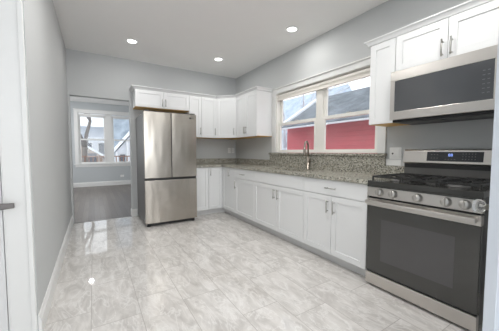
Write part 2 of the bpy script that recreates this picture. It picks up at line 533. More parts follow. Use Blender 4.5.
# back wall with opening
OX0, OX1, OZ = -0.295, 0.560, 2.045
mb = MB()
mb.box(XL - 0.12, OX0, D_, D_ + BT, 0, H_).box(OX1, W_, D_, D_ + BT, 0, H_).box(OX0, OX1, D_, D_ + BT, OZ, H_)
struct('wall_back', mb, 'wall', 'grey back wall with the opening beside the refrigerator', 'wall')
mb = MB()
mb.box(1.45, W_, 0.0, 0.12, 0, H_)
struct('wall_front', mb, 'wall', 'grey end wall behind the open door', 'wall')
# entry side of the kitchen, where the camera stands
DX0, DX1, DZ = -1.27, -0.445, 2.06
mb = MB()
mb.box(-2.0, DX0, 1.965, 2.085, 0, H_).box(DX1, XL - 0.121, 1.965, 2.085, 0, H_).box(DX0, DX1, 1.965, 2.085, DZ, H_)
struct('wall_entry', mb, 'wall', 'wall holding the white door at the left edge', 'wall')
mb = MB()
mb.box(-2.12, -2.0, -1.6, -2.6, 0, H_).box(-2.12, -2.0, -0.2, 2.085, 0, H_).box(-2.12, -2.0, -1.6, -0.2, 0, 0.8).box(-2.12, -2.0, -1.6, -0.2, 2.2, H_)
struct('wall_side', mb, 'wall', 'side wall of the front room', 'wall')
mb = MB()
mb.box(-2.0, -1.8, -2.72, -2.6, 0, H_).box(1.9, 2.78, -2.72, -2.6, 0, H_).box(-1.8, 1.9, -2.72, -2.6, 0, 0.15).box(-1.8, 1.9, -2.72, -2.6, 2.55, H_)
struct('wall_street', mb, 'wall', 'far wall of the front room', 'wall')
struct('wall_hall', MB().box(2.0, 2.12, -2.6, -0.001, 0, H_), 'wall', 'right wall of the front room', 'wall')
# rear room
RW0, RW1, RZ0, RZ1 = -0.40, 1.21, 0.76, 2.40
mb = MB()
mb.box(-2.0, RW0, YB, YB + 0.12, 0, H_).box(RW1, W_ + 0.12, YB, YB + 0.12, 0, H_).box(RW0, RW1, YB, YB + 0.12, 0, RZ0).box(RW0, RW1, YB, YB + 0.12, RZ1, H_)
struct('wall_rear', mb, 'wall_rear', 'blue-grey wall of the far room below and around its window', 'wall')
struct('wall_rear_left', MB().box(-2.12, -2.0, D_ + BT, YB, 0, H_), 'wall_rear', 'left wall of the far room', 'wall')
struct('wall_rear_right', MB().box(W_ , W_ + 0.12, D_ + BT + 0.001, YB - 0.001, 0, H_), 'wall_rear', 'right wall of the far room', 'wall')

def baseprof(h, t, n):
    nx, ny = n
    P = [(0, 0), (t, 0), (t, h * 0.78), (t * 0.55, h * 0.86), (t * 0.5, h * 0.97), (0, h)]
    return [(a * nx, a * ny, z) for a, z in P]
def baseboard(name, A, B, n, h, t, label):
    return struct(name, MB().extr(baseprof(h, t, n), A, B), 'trim', label, 'baseboard')
baseboard('baseboard_left', (XL, 1.966, 0), (XL, D_, 0), (1, 0), 0.14, 0.016, 'tall white baseboard along the left kitchen wall')
baseboard('baseboard_back', (OX1, D_, 0), (0.64, D_, 0), (0, -1), 0.13, 0.016, 'short white baseboard between the opening and the refrigerator')
baseboard('baseboard_jamb', (OX1, D_ - 0.016, 0), (OX1, D_ + BT, 0), (-1, 0), 0.13, 0.012, 'white baseboard wrapping the right side of the opening')
baseboard('baseboard_rear', (-2.0, YB, 0), (W_, YB, 0), (0, -1), 0.15, 0.018, 'white baseboard under the window in the far room')
# threshold strip between tile and wood
struct('trim_4', MB().box(OX0, OX1, D_ + 0.008, D_ + 0.032, 0.0, 0.006), 'bronze', 'thin dark strip where tile meets wood', 'threshold')

# ---- door at the left edge, with its casing
CY = 1.947
mb = MB()
mb.box(DX1 + 0.003, XL - 0.027, CY, 1.965, 0, 2.165).box(XL - 0.027, XL - 0.004, CY - 0.007, 1.965, 0, 2.165)
mb.box(DX0 - 0.11, DX0 - 0.003, CY, 1.965, 0, 2.165).box(DX0 - 0.003, DX1 + 0.003, CY, 1.965, DZ + 0.003, 2.165)
mb.box(DX1 - 0.004, DX1 + 0.003, CY, 2.08, 0, DZ)
struct('trim_1', mb, 'trim', 'white casing around the door at the left edge', 'door casing', bevel=0.002)
dr = sroot('door_1', ((DX0 + DX1) / 2, 1.97, 0), 'white door with dark lever handle at the left edge', 'door')
ua, ub = DX0 + 0.004, DX1 - 0.009
mb = MB()
mb.box(ua, ub, 1.962, 1.985, 0.008, DZ - 0.004)
for (a, b, z0, z1) in ((ua, ua + 0.11, 0.008, DZ - 0.004), (ub - 0.11, ub, 0.008, DZ - 0.004), (ua + 0.11, ub - 0.11, 0.008, 0.24), (ua + 0.11, ub - 0.11, 0.95, 1.08), (ua + 0.11, ub - 0.11, 1.93, DZ - 0.004)):
    mb.box(a, b, 1.953, 1.962, z0, z1)
leaf = link('leaf', mb, 'door', dr, 0.002)
hx, hz = -0.508, 0.853
lv = link('lever_handle', MB().box(hx - 0.032, hx + 0.032, 1.941, 1.953, hz - 0.045, hz + 0.045), 'bronze', leaf, 0.004)
link('spindle', MB().tube([(hx, 1.945, hz), (hx, 1.893, hz)], 0.012, 12), 'bronze', lv)
link('lever', MB().hexa([(hx - 0.014, 1.870, hz - 0.024), (hx + 0.122, 1.872, hz - 0.013), (hx + 0.122, 1.890, hz - 0.013), (hx - 0.014, 1.893, hz - 0.024), (hx - 0.014, 1.870, hz + 0.018), (hx + 0.122, 1.872, hz + 0.016), (hx + 0.122, 1.890, hz + 0.016), (hx - 0.014, 1.893, hz + 0.018)]), 'bronze', lv, 0.004)

# ---- open door at the right edge, glass knob
EX, EY0, EY1 = 1.297, 0.288, 0.324
dr = sroot('door_2', (EX, EY0, 0), 'open white door at the right edge with a clear glass knob', 'door')
mb = MB().box(EX, EX + 0.76, EY0, EY1, 0.01, 2.03)
leaf = link('leaf', mb, 'door_shade', dr, 0.002)
kx, kz = EX + 0.055, 0.935
kn = link('rosette', MB().lathe((kx, EY1, kz), (0, 1, 0), [(0.027, 0), (0.027, 0.004), (0.02, 0.008), (0.012, 0.010), (0.011, 0.026)], 24), 'nickel', leaf)
link('glass_knob', MB().lathe((kx, EY1 + 0.022, kz), (0, 1, 0), [(0.012, 0), (0.022, 0.006), (0.029, 0.018), (0.029, 0.028), (0.023, 0.038), (0.012, 0.041)], 12), 'clear', kn, label='clear faceted glass knob')

# ------------------------------------------------------------------ windows
def window(name, F, u0, u1, z0, z1, mull, depth, label, tm, casing, head, midz, stool=True):
    """F(u, d, z): d>0 into the room, d<0 towards outdoors"""
    r = sroot(name, F((u0 + u1) / 2, 0, z0), label, 'window')
    mb = MB()
    mb.fbox(F, u0 - casing, u0, 0, 0.018, z0 - 0.0, z1 + head)
    mb.fbox(F, u1, u1 + casing, 0, 0.018, z0 - 0.0, z1 + head)
    mb.fbox(F, u0, u1, 0, 0.018, z1, z1 + head)
    mb.fbox(F, u0 - casing - 0.012, u1 + casing + 0.012, 0, 0.034, z1 + head, z1 + head + 0.018)
    link('casing', mb, 'trim', r, 0.003)
    mb = MB()
    t = 0.02
    mb.fbox(F, u0, u0 + t, -depth, 0, z0, z1).fbox(F, u1 - t, u1, -depth, 0, z0, z1).fbox(F, u0 + t, u1 - t, -depth, 0, z1 - 0.006, z1).fbox(F, u0 + t, u1 - t, -depth, 0.0, z0, z0 + 0.012)
    link('jamb', mb, tm, r)
    m0, m1 = mull
    link('mullion', MB().fbox(F, m0, m1, -depth, -0.047, z0 + 0.012, z1 - 0.006), tm, r, 0.003)
    for a, b in ((u0 + t, m0), (m1, u1 - t)):
        st = 0.046
        # upper sash outside, lower sash inside
        for nm, za, zb, d0, d1 in (('upper_sash', midz - 0.02, z1 - t, -depth + 0.005, -depth + 0.035), ('lower_sash', z0 + 0.012, midz + 0.025, -depth + 0.04, -depth + 0.07)):
            mb = MB()
            mb.fbox(F, a, a + st, d0, d1, za, zb).fbox(F, b - st, b, d0, d1, za, zb)
            bt = 0.034 if nm == 'lower_sash' else 0.045
            mb.fbox(F, a + st, b - st, d0, d1, za, za + bt).fbox(F, a + st, b - st, d0, d1, zb - 0.045, zb)
            sash = link(nm, mb, tm, r, 0.002)
            dm = (d0 + d1) / 2
            link('pane', MB().fbox(F, a + st, b - st, dm - 0.002, dm + 0.002, za + bt, zb - 0.045), 'pane', sash)
            if nm == 'lower_sash':
                lm = (a + b) / 2
                link('sash_lock', MB().fbox(F, lm - 0.03, lm + 0.03, d0 - 0.004, d1 - 0.004, zb, zb + 0.014), 'nickel', sash)
    return r
FR = lambda u, d, z: Vector((W_ - d, u, z))          # right wall
FB = lambda u, d, z: Vector((u, D_ - d, z))          # back wall
FY = lambda u, d, z: Vector((u, YB - d, z))          # far room wall
w1 = window('window_1', FR, WY0, WY1, WZ0 + 0.015, WZ1 - 0.005, (2.442, 2.546), 0.115, 'wide white double window over the sink with red house behind', 'window_trim', 0.095, 0.075, 1.622)
w2 = window('window_2', FY, RW0, RW1, RZ0, RZ1, (0.36, 0.56), 0.10, 'white double window of the far room', 'trim', 0.10, 0.10, 1.545)
link('stool', MB().fbox(FY, RW0 - 0.13, RW1 + 0.13, 0.0, 0.05, RZ0 - 0.03, RZ0), 'trim', w2, 0.004)
link('apron', MB().fbox(FY, RW0 - 0.10, RW1 + 0.10, 0.0, 0.018, RZ0 - 0.11, RZ0 - 0.031), 'trim', w2, 0.003)

# raised blind stacked under the head of the sink window
bl = thing('window_blind', FR(2.52, -0.02, 2.0), 'raised cream blind stacked at the top of the sink window', 'blind')
link('head_rail', MB().fbox(FR, WY0 + 0.022, WY1 - 0.022, -0.046, -0.008, 2.076, 2.110), 'blind', bl, 0.003)
mb = MB()
for k in range(6):
    z = 2.0765 - k * 0.005
    mb.fbox(FR, WY0 + 0.03, WY1 - 0.03, -0.044, -0.016, z - 0.0036, z)
link('slat_stack', mb, 'blind', bl)
link('bottom_rail', MB().fbox(FR, WY0 + 0.028, WY1 - 0.028, -0.046, -0.008, 2.020, 2.045), 'blind', bl, 0.003)
for nm, a, b, lab in (('window_blind', RW0 + 0.022, 0.355, 'raised white blind over the left half of the far window'), ('window_blind', 0.565, RW1 - 0.022, 'raised white blind over the right half of the far window')):
    t_ = thing(nm, FY((a + b) / 2, -0.02, 2.3), lab, 'blind', 'blinds in the far room')
    link('head_rail', MB().fbox(FY, a, b, -0.028, 0.0, 2.335, 2.375), 'trim', t_, 0.003)
    link('slat_stack', MB().fbox(FY, a + 0.01, b - 0.01, -0.026, 0.0, 2.275, 2.334), 'toe', t_)

# ------------------------------------------------------------------ cabinets
def bar_pull(F, u, d, z, L, vertical, parent):
    mb = MB()
    r = 0.006
    so = 0.032
    if vertical:
        mb.tube([F(u, d + so, z - L / 2), F(u, d + so, z + L / 2)], r, 10)
        for q in (-L / 2 + 0.018, L / 2 - 0.018):
            mb.tube([F(u, d, z + q), F(u, d + so, z + q)], 0.0045, 8)
    else:
        mb.tube([F(u - L / 2, d + so, z), F(u + L / 2, d + so, z)], r, 10)
        for q in (-L / 2 + 0.018, L / 2 - 0.018):
            mb.tube([F(u + q, d, z), F(u + q, d + so, z)], 0.0045, 8)
    return link('handle', mb, 'nickel', parent, label='brushed nickel bar handle')
def shaker(F, u0, u1, z0, z1, d, parent, name='door', rail=0.057):
    u0, u1 = sorted((u0, u1))
    mb = MB()
    r = min(rail, (u1 - u0) * 0.3)
    mb.fbox(F, u0 + r - 0.004, u1 - r + 0.004, d, d + 0.011, z0 + r - 0.004, z1 - r + 0.004)
    mb.fbox(F, u0, u0 + r, d, d + 0.02, z0, z1).fbox(F, u1 - r, u1, d, d + 0.02, z0, z1)
    mb.fbox(F, u0 + r, u1 - r, d, d + 0.02, z0, z0 + r).fbox(F, u0 + r, u1 - r, d, d + 0.02, z1 - r, z1)
    return link(name, mb, 'cab', parent, 0.0015)
def slab(F, u0, u1, z0, z1, d, parent, name='drawer_front'):
    u0, u1 = sorted((u0, u1))
    return link(name, MB().fbox(F, u0, u1, d, d + 0.02, z0, z1), 'cab', parent, 0.002)

G = 0.002                      # reveal between fronts
CD = 0.61                      # carcase depth of the base cabinets
CZ = 0.874
def base(F, u0, u1, label, hollow=False):
    u0, u1 = sorted((u0, u1))
    t = thing('base_cabinet', F((u0 + u1) / 2, CD / 2, 0), label, 'cabinet', 'base cabinets')
    a, b = u0 + 0.0005, u1 - 0.0005
    if hollow:
        mb = MB().fbox(F, a, a + 0.018, 0.002, CD, 0.10, CZ).fbox(F, b - 0.018, b, 0.002, CD, 0.10, CZ)
        mb.fbox(F, a + 0.018, b - 0.018, 0.002, CD, 0.10, 0.118).fbox(F, a + 0.018, b - 0.018, CD - 0.018, CD, 0.118, CZ)
    else:
        mb = MB().fbox(F, a, b, 0.002, CD, 0.10, CZ)
    link('carcase', mb, 'cab', t)
    link('toe_kick', MB().fbox(F, u0 + 0.0005, u1 - 0.0005, 0.05, CD - 0.055, 0.001, 0.0995), 'toe', t)
    return t
DH = 0.145
# beside the range: drawer over two doors
t = base(FR, 1.302, 2.088, 'white base cabinet beside the range, one drawer over two doors')
q = slab(FR, 1.302 + G, 2.088 - G, 0.715, CZ - 0.004, CD, t); bar_pull(FR, 1.695, CD + 0.02, 0.79, 0.13, False, q)
q = shaker(FR, 1.302 + G, 1.695 - G, 0.104, 0.709, CD, t); bar_pull(FR, 1.655, CD + 0.02, 0.60, 0.13, True, q)
q = shaker(FR, 1.695 + G, 2.088 - G, 0.104, 0.709, CD, t); bar_pull(FR, 1.735, CD + 0.02, 0.60, 0.13, True, q)
# sink base
t = base(FR, 2.089, 3.138, 'white sink base cabinet below the faucet with a plain false front', True)
slab(FR, 2.089 + G, 3.138 - G, 0.715, CZ - 0.004, CD, t, 'false_front')
q = shaker(FR, 2.089 + G, 2.588 - G, 0.104, 0.709, CD, t); bar_pull(FR, 2.550, CD + 0.02, 0.60, 0.13, True, q)
q = shaker(FR, 2.588 + G, 3.138 - G, 0.104, 0.709, CD, t); bar_pull(FR, 2.628, CD + 0.02, 0.60, 0.13, True, q)
# single door with drawer
t = base(FR, 3.139, 3.735, 'white base cabinet left of the sink, one drawer over one door')
q = slab(FR, 3.139 + G, 3.735 - G, 0.715, CZ - 0.004, CD, t); bar_pull(FR, 3.46, CD + 0.02, 0.79, 0.13, False, q)
q = shaker(FR, 3.139 + G, 3.735 - G, 0.104, 0.709, CD, t); bar_pull(FR, 3.695, CD + 0.02, 0.60, 0.13, True, q)
# corner unit, L-shaped
cx0, cy0 = W_ - CD, D_ - CD
t = thing('base_cabinet', (W_ - 0.4, D_ - 0.4, 0), 'white L-shaped corner base cabinet with two tall doors meeting in the corner', 'cabinet', 'base cabinets')
L = [(1.7585, D_ - 0.002), (1.7585, cy0), (cx0, cy0), (cx0, 3.7355), (W_ - 0.002, 3.7355), (W_ - 0.002, D_ - 0.002)]
link('carcase', MB().prism(L, 0.10, CZ), 'cab', t)
k = 0.055
link('toe_kick', MB().prism([(1.7585, D_ - 0.05), (1.7585, cy0 + k), (cx0 + k, cy0 + k), (cx0 + k, 3.7355), (W_ - 0.05, 3.7355), (W_ - 0.05, D_ - 0.05)], 0.001, 0.0995), 'toe', t)
q = shaker(FB, 1.7585 + G, cx0 - 0.022, 0.104, CZ - 0.004, CD, t); bar_pull(FB, 1.79, CD + 0.02, 0.79, 0.13, True, q)
q = shaker(FR, 3.7355 + G, cy0 - 0.022, 0.104, CZ - 0.004, CD, t); bar_pull(FR, 3.93, CD + 0.02, 0.785, 0.13, True, q)
# narrow unit beside the refrigerator
t = base(FB, 1.47, 1.758, 'narrow white base cabinet between refrigerator and corner, single tall door')
q = shaker(FB, 1.47 + G, 1.758 - G, 0.104, CZ - 0.004, CD, t); bar_pull(FB, 1.50, CD + 0.02, 0.79, 0.13, True, q)

# worktop (L-shaped, with the sink cut out), splashback, window ledge
ZT0, ZT1 = 0.876, 0.914
fx = W_ - 0.652
SX0, SX1, SY0, SY1 = 2.13, 2.50, 2.26, 2.98
ct = thing('countertop', (W_ - 0.3, 3.0, ZT0), 'L-shaped speckled grey-brown granite countertop on the white base cabinets', 'countertop')
mb = MB()
mb.prism([(fx, 1.291), (W_ - 0.001, 1.291), (W_ - 0.001, SY0), (fx, SY0)], ZT0, ZT1)
mb.box(fx, SX0, SY0, SY1, ZT0, ZT1).box(SX1, W_ - 0.001, SY0, SY1, ZT0, ZT1)
mb.prism([(fx, SY1), (W_ - 0.001, SY1), (W_ - 0.001, D_ - 0.001), (1.468, D_ - 0.001), (1.468, D_ - 0.652), (fx, D_ - 0.652)], ZT0, ZT1)
link('slab', mb, 'granite', ct)
mb = MB()
mb.fbox(FB, 1.468, W_ - 0.021, 0.001, 0.02, ZT1, 1.016)
mb.box(W_ - 0.02, W_ - 0.001, 3.575, D_ - 0.001, ZT1, 1.016)
link('backsplash', mb, 'granite', ct)
link('backsplash', MB().box(W_ - 0.02, W_ - 0.001, 1.291, 1.505, ZT1, 1.016), 'granite', ct)
link('tall_backsplash', MB().box(W_ - 0.02, W_ - 0.001, 1.506, 3.574, ZT1, 1.112), 'granite', ct)
link('window_ledge', MB().box(W_ - 0.038, W_ - 0.0005, 1.492, 3.584, 1.1125, 1.142), 'granite', ct, 0.003)

# undermount sink
sk = thing('kitchen_sink', ((SX0 + SX1) / 2, (SY0 + SY1) / 2, 0.69), 'stainless steel undermount sink set into the granite', 'sink')
mb = MB()
e = 0.012; zb = 0.70
mb.box(SX0 - e, SX0, SY0 - e, SY1 + e, zb, ZT0 - 0.001).box(SX1, SX1 + e, SY0 - e, SY1 + e, zb, ZT0 - 0.001)
mb.box(SX0, SX1, SY0 - e, SY0, zb, ZT0 - 0.001).box(SX0, SX1, SY1, SY1 + e, zb, ZT0 - 0.001).box(SX0 - e, SX1 + e, SY0 - e, SY1 + e, zb - e, zb)
link('basin', mb, 'steel', sk)
link('drain', MB().lathe(((SX0 + SX1) / 2, 2.62, zb), (0, 0, 1), [(0.045, 0), (0.045, 0.003), (0.03, 0.004), (0.03, 0.002)], 20), 'nickel', sk)

# pull-down faucet
fx_, fy_ = 2.575, 2.565
fc = thing('faucet', (fx_, fy_, ZT1), 'tall brushed nickel pull-down faucet standing behind the sink', 'faucet')
link('base', MB().lathe((fx_, fy_, ZT1), (0, 0, 1), [(0.028, 0), (0.028, 0.006), (0.022, 0.012), (0.021, 0.16), (0.016, 0.17), (0.014, 0.18)], 20), 'faucet', fc)
pts = [(fx_, fy_, ZT1 + 0.17), (fx_, fy_, ZT1 + 0.31)]
R_ = 0.075
for k in range(1, 13):
    a = math.pi * k / 12
    q = R_ - R_ * math.cos(a)
    pts.append((fx_ - 0.895 * q, fy_ - 0.44 * q, ZT1 + 0.31 + R_ * math.sin(a)))
hx_, hy_ = fx_ - 0.895 * 2 * R_, fy_ - 0.44 * 2 * R_
pts.append((hx_, hy_, ZT1 + 0.29))
link('spout', MB().tube(pts, 0.013, 12), 'faucet', fc)
link('spray_head', MB().lathe((hx_, hy_, ZT1 + 0.30), (0, 0, -1), [(0.014, 0), (0.017, 0.02), (0.019, 0.09), (0.020, 0.11), (0.012, 0.113)], 16), 'faucet', fc)
link('lever', MB().tube([(fx_, fy_ - 0.015, ZT1 + 0.10), (fx_, fy_ - 0.045, ZT1 + 0.105), (fx_ - 0.01, fy_ - 0.055, ZT1 + 0.12), (fx_ - 0.05, fy_ - 0.06, ZT1 + 0.165)], [0.013, 0.013, 0.008, 0.006], 10), 'faucet', fc)

# ---- wall cabinets
UD = 0.31
UZ0, UZ1 = 1.425, 2.190
def upper(F, u0, u1, z0, z1, label, d=UD):
    u0, u1 = sorted((u0, u1))
    t = thing('wall_cabinet', F((u0 + u1) / 2, d / 2, z0), label, 'cabinet', 'wall cabinets')
    link('carcase', MB().fbox(F, u0 + 0.0005, u1 - 0.0005, 0.002, d, z0 + 0.008, z1), 'cab', t)
    link('bottom_panel', MB().fbox(F, u0 + 0.001, u1 - 0.001, 0.004, d - 0.004, z0, z0 + 0.0078), 'ply', t, label='raw plywood underside')
    return t
# over the refrigerator
FZ0 = 1.898
t = upper(FB, 0.605, 1.515, FZ0, UZ1, 'short two-door white wall cabinet above the refrigerator')
q = shaker(FB, 0.605 + G, 1.062 - G, FZ0 + 0.01, UZ1 - 0.002, UD, t); bar_pull(FB, 1.035, UD + 0.02, FZ0 + 0.10, 0.13, True, q)
q = shaker(FB, 1.062 + G, 1.515 - G, FZ0 + 0.01, UZ1 - 0.002, UD, t); bar_pull(FB, 1.089, UD + 0.02, FZ0 + 0.10, 0.13, True, q)
t = upper(FB, 1.516, 1.752, UZ0, UZ1, 'narrow white wall cabinet right of the refrigerator top')
q = shaker(FB, 1.516 + G, 1.752 - G, UZ0 + 0.002, UZ1 - 0.002, UD, t); bar_pull(FB, 1.722, UD + 0.02, UZ0 + 0.12, 0.13, True, q)
t = upper(FB, 1.753, 2.058, UZ0, UZ1, 'one-door white wall cabinet just left of the angled corner cabinet')
q = shaker(FB, 1.753 + G, 2.058 - G, UZ0 + 0.002, UZ1 - 0.002, UD, t); bar_pull(FB, 2.02, UD + 0.02, UZ0 + 0.12, 0.13, True, q)
# diagonal corner
ax_, ay_ = 2.059, D_ - UD
bx_, by_ = W_ - UD, D_ - (W_ - 2.059)
t = thing('wall_cabinet', (W_ - 0.2, D_ - 0.2, UZ0), 'angled white corner wall cabinet with one diagonal door', 'cabinet', 'wall cabinets')
P5 = [(ax_, D_ - 0.002), (ax_, ay_), (bx_, by_), (W_ - 0.002, by_), (W_ - 0.002, D_ - 0.002)]
link('carcase', MB().prism(P5, UZ0 + 0.008, UZ1), 'cab', t)
link('bottom_panel', MB().prism([(ax_ + 0.002, D_ - 0.004), (ax_ + 0.002, ay_ + 0.004), (bx_ + 0.003, by_ + 0.004), (W_ - 0.004, by_ + 0.004), (W_ - 0.004, D_ - 0.004)], UZ0, UZ0 + 0.0078), 'ply', t, label='raw plywood underside')
Ld = math.hypot(bx_ - ax_, by_ - ay_)
du = Vector((bx_ - ax_, by_ - ay_, 0)) / Ld
dn = Vector((du.y, -du.x, 0))
FD = lambda u, d, z: Vector((ax_, ay_, 0)) + du * u + dn * d + Vector((0, 0, z))
q = shaker(FD, 0.012, Ld - 0.012, UZ0 + 0.002, UZ1 - 0.002, 0.001, t); bar_pull(FD, Ld - 0.045, 0.021, UZ0 + 0.12, 0.13, True, q)
# two-door cabinet left of the window
UE = 3.527
t = upper(FR, UE, by_ - 0.001, UZ0, UZ1, 'two-door white wall cabinet left of the sink window')
um = 3.88
q = shaker(FR, UE + G, um - G, UZ0 + 0.002, UZ1 - 0.002, UD, t); bar_pull(FR, um - 0.03, UD + 0.02, UZ0 + 0.12, 0.13, True, q)
q = shaker(FR, um + G, by_ - 0.014, UZ0 + 0.002, UZ1 - 0.002, UD, t); bar_pull(FR, um + 0.03, UD + 0.02, UZ0 + 0.12, 0.13, True, q)
# right of the window
RC0, RC1 = 1.262, 1.505
t = upper(FR, RC0, RC1, UZ0, UZ1, 'narrow tall white wall cabinet between sink window and microwave')
shaker(FR, RC0 + G, RC1 - G, UZ0 + 0.002, UZ1 - 0.002, UD, t)
MZ1 = 1.862
t = upper(FR, 0.475, RC0 - 0.001, MZ1 + 0.008, UZ1, 'short two-door white wall cabinet above the microwave')
q = shaker(FR, 0.868 + G, RC0 - 0.001 - G, MZ1 + 0.02, UZ1 - 0.002, UD, t); bar_pull(FR, 0.898, UD + 0.02, 1.965, 0.13, True, q)
q = shaker(FR, 0.475 + G, 0.868 - G, MZ1 + 0.02, UZ1 - 0.002, UD, t); bar_pull(FR, 0.838, UD + 0.02, 1.965, 0.13, True, q)

# crown moulding, mitred along a path
CP = [(0.0, 0.0), (0.022, 0.0), (0.026, 0.012), (0.040, 0.030), (0.052, 0.036), (0.052, 0.046), (0.0, 0.046)]
def crown(path, z, label):
    """path: plan points in order, room on the right-hand side of travel"""
    mb = MB()
    pts = [Vector((x, y, 0)) for x, y in path]
    rings = []
    for i, p in enumerate(pts):
        ns = []
        if i > 0:
            d = (p - pts[i - 1]).normalized(); ns.append(Vector((d.y, -d.x, 0)))
        if i < len(pts) - 1:
            d = (pts[i + 1] - p).normalized(); ns.append(Vector((d.y, -d.x, 0)))
        n = sum(ns, Vector()) / len(ns)
        n = n / n.length_squared
        rings.append([mb.bm.verts.new(p + n * a + Vector((0, 0, z + h))) for a, h in CP])
    k = len(CP)
    for i in range(len(rings) - 1):
        for j in range(k):
            mb.bm.faces.new((rings[i][j], rings[i][(j + 1) % k], rings[i + 1][(j + 1) % k], rings[i + 1][j]))
    mb.bm.faces.new(rings[0]); mb.bm.faces.new(rings[-1][::-1])
    return tag(link('crown_molding', mb, 'cab'), label, 'crown molding', 'crown moldings on the wall cabinets')
o2 = UD + 0.001
crown([(0.605, D_ - 0.003), (0.605, D_ - o2), (ax_, ay_ - 0.001), (bx_ - 0.001, by_), (W_ - o2, UE), (W_ - 0.003, UE)][::1], UZ1 + 0.001, 'white crown molding topping the cabinets from refrigerator round the corner')
crown([(W_ - 0.003, RC1), (W_ - o2, RC1), (W_ - o2, 0.475)][::1], UZ1 + 0.002, 'white crown molding topping the cabinets over the microwave') if False else None
crown([(W_ - o2 + 0.30, RC1), (W_ - o2, RC1), (W_ - o2, 0.475)], UZ1 + 0.002, 'white crown molding topping the cabinets over the microwave')

# ------------------------------------------------------------------ refrigerator
fx0, fx1, fyf = 0.644, 1.452, 3.993
fr = thing('refrigerator', ((fx0 + fx1) / 2, 4.4, 0), 'stainless steel French-door refrigerator with bottom freezer drawer', 'refrigerator')
link('body', MB().box(fx0 + 0.004, fx1 - 0.004, fyf + 0.075, 4.82, 0.035, 1.745), 'darkside', fr, 0.006)
sp = 1.046
def fdoor(name, a, b, z0, z1):
    # slightly crowned front like a pressed steel door
    mb = MB()
    n = 10
    prof = []
    for i in range(n + 1):
        u = i / n
        prof.append((a + (b - a) * u, fyf + 0.003 * (2 * u - 1) ** 2))
    poly = prof + [(b, fyf + 0.07), (a, fyf + 0.07)]
    mb.prism(poly, z0, z1)
    return link(name, mb, 'steel_fridge', fr, 0.003)
fdoor('left_door', fx0, sp - 0.006, 0.752, 1.76)
rd = fdoor('right_door', sp + 0.006, fx1, 0.752, 1.76)
fdoor('freezer_drawer', fx0, fx1, 0.055, 0.716)
link('gap_strip', MB().box(fx0 + 0.004, fx1 - 0.004, fyf + 0.022, fyf + 0.07, 0.7165, 0.7515), 'black', fr)
link('center_gasket', MB().box(sp - 0.0055, sp + 0.0055, fyf + 0.012, fyf + 0.068, 0.753, 1.755), 'black', fr)
link('base_grille', MB().box(fx0 + 0.03, fx1 - 0.03, fyf + 0.045, fyf + 0.074, 0.012, 0.054), 'black', fr)
for xx in (fx0 + 0.05, fx1 - 0.05):
    for yy in (fyf + 0.06, 4.75):
        link('foot', MB().lathe((xx, yy, 0), (0, 0, 1), [(0.03, 0), (0.03, 0.008), (0.017, 0.011), (0.017, 0.034)], 14), 'black', fr)
for xx in (fx0 + 0.05, fx1 - 0.05):
    link('hinge_cover', MB().box(xx - 0.035, xx + 0.035, fyf + 0.02, fyf + 0.17, 1.7605, 1.782), 'darkside', fr, 0.004)
# small round badge with a letter mark, upper right
bd = link('badge', MB().lathe((1.350, fyf + 0.001, 1.70), (0, -1, 0), [(0.015, 0), (0.015, 0.004)], 16), 'slot', rd)
def text(name, body, size, mat, loc, rot, parent, extrude=0.0006):
    c = bpy.data.curves.new(name, 'FONT')
    c.body = body; c.size = size; c.extrude = extrude; c.align_x = 'CENTER'; c.align_y = 'CENTER'
    tmp = bpy.data.objects.new(name + '_curve', c)
    COL.objects.link(tmp)
    bpy.context.view_layer.update()
    me = bpy.data.meshes.new_from_object(tmp.evaluated_get(bpy.context.evaluated_depsgraph_get()))
    bpy.data.objects.remove(tmp); bpy.data.curves.remove(c)
    me.name = name
    o = bpy.data.objects.new(name, me)
    COL.objects.link(o)
    me.materials.clear(); me.materials.append(M[mat])
    o.parent = parent
    o.location = Vector(loc) - WORLD[parent.name]
    o.rotation_euler = rot
    WORLD[o.name] = Vector(loc)
    return o
text('badge_lettering', 'LG', 0.032, 'slot', (1.394, fyf - 0.0005, 1.70), (math.pi / 2, 0, 0), rd)

# ------------------------------------------------------------------ range
ry0, ry1 = 0.527, 1.286
rxf = W_ - 0.66                # front of the oven door
ra = thing('gas_range', (2.33, (ry0 + ry1) / 2, 0), 'stainless steel gas range with black oven glass and five front knobs', 'range')
link('body', MB().box(rxf + 0.045, W_ - 0.02, ry0 + 0.004, ry1 - 0.004, 0.05, 0.875), 'darkside', ra)
# cooktop with rolled black front lip
mb = MB()
mb.box(rxf - 0.004, W_ - 0.02, ry0, ry1, 0.876, 0.915)
mb.box(rxf - 0.004, rxf + 0.04, ry0, ry1, 0.862, 0.876)
link('cooktop', mb, 'enamel', ra, 0.004)
# sloped control panel
mb = MB()
prof = [(rxf + 0.044, 0, 0.778), (rxf - 0.004, 0, 0.782), (rxf + 0.006, 0, 0.861), (rxf + 0.044, 0, 0.861)]
mb.extr([(p[0], 0, p[2]) for p in prof], (0, ry0 + 0.001, 0), (0, ry1 - 0.001, 0))
cp = link('control_panel', mb, 'steel', ra, 0.002)
pn = Vector((-0.079, 0, -0.010)); pn = Vector((-0.992, 0, 0.126))
for ky in (1.176, 1.066, 0.890, 0.715, 0.612):
    o = Vector((rxf + 0.001, ky, 0.822))
    kb = link('knob', MB().lathe(o, pn, [(0.032, 0), (0.032, 0.006), (0.028, 0.008), (0.027, 0.028), (0.025, 0.032), (0.0, 0.033)], 24), 'nickel', cp)
    g = o + pn * 0.032
    link('knob_grip', MB().hexa([g + Vector((dx, dy, dz)) for dx, dy, dz in ((-0.012, -0.005, -0.023), (0.004, -0.005, -0.023), (0.004, 0.005, -0.023), (-0.012, 0.005, -0.023), (-0.012, -0.005, 0.023), (0.004, -0.005, 0.023), (0.004, 0.005, 0.023), (-0.012, 0.005, 0.023))]), 'steel', kb, 0.002)
link('vent_gap', MB().box(rxf + 0.012, rxf + 0.044, ry0 + 0.012, ry1 - 0.012, 0.766, 0.777), 'black', ra)
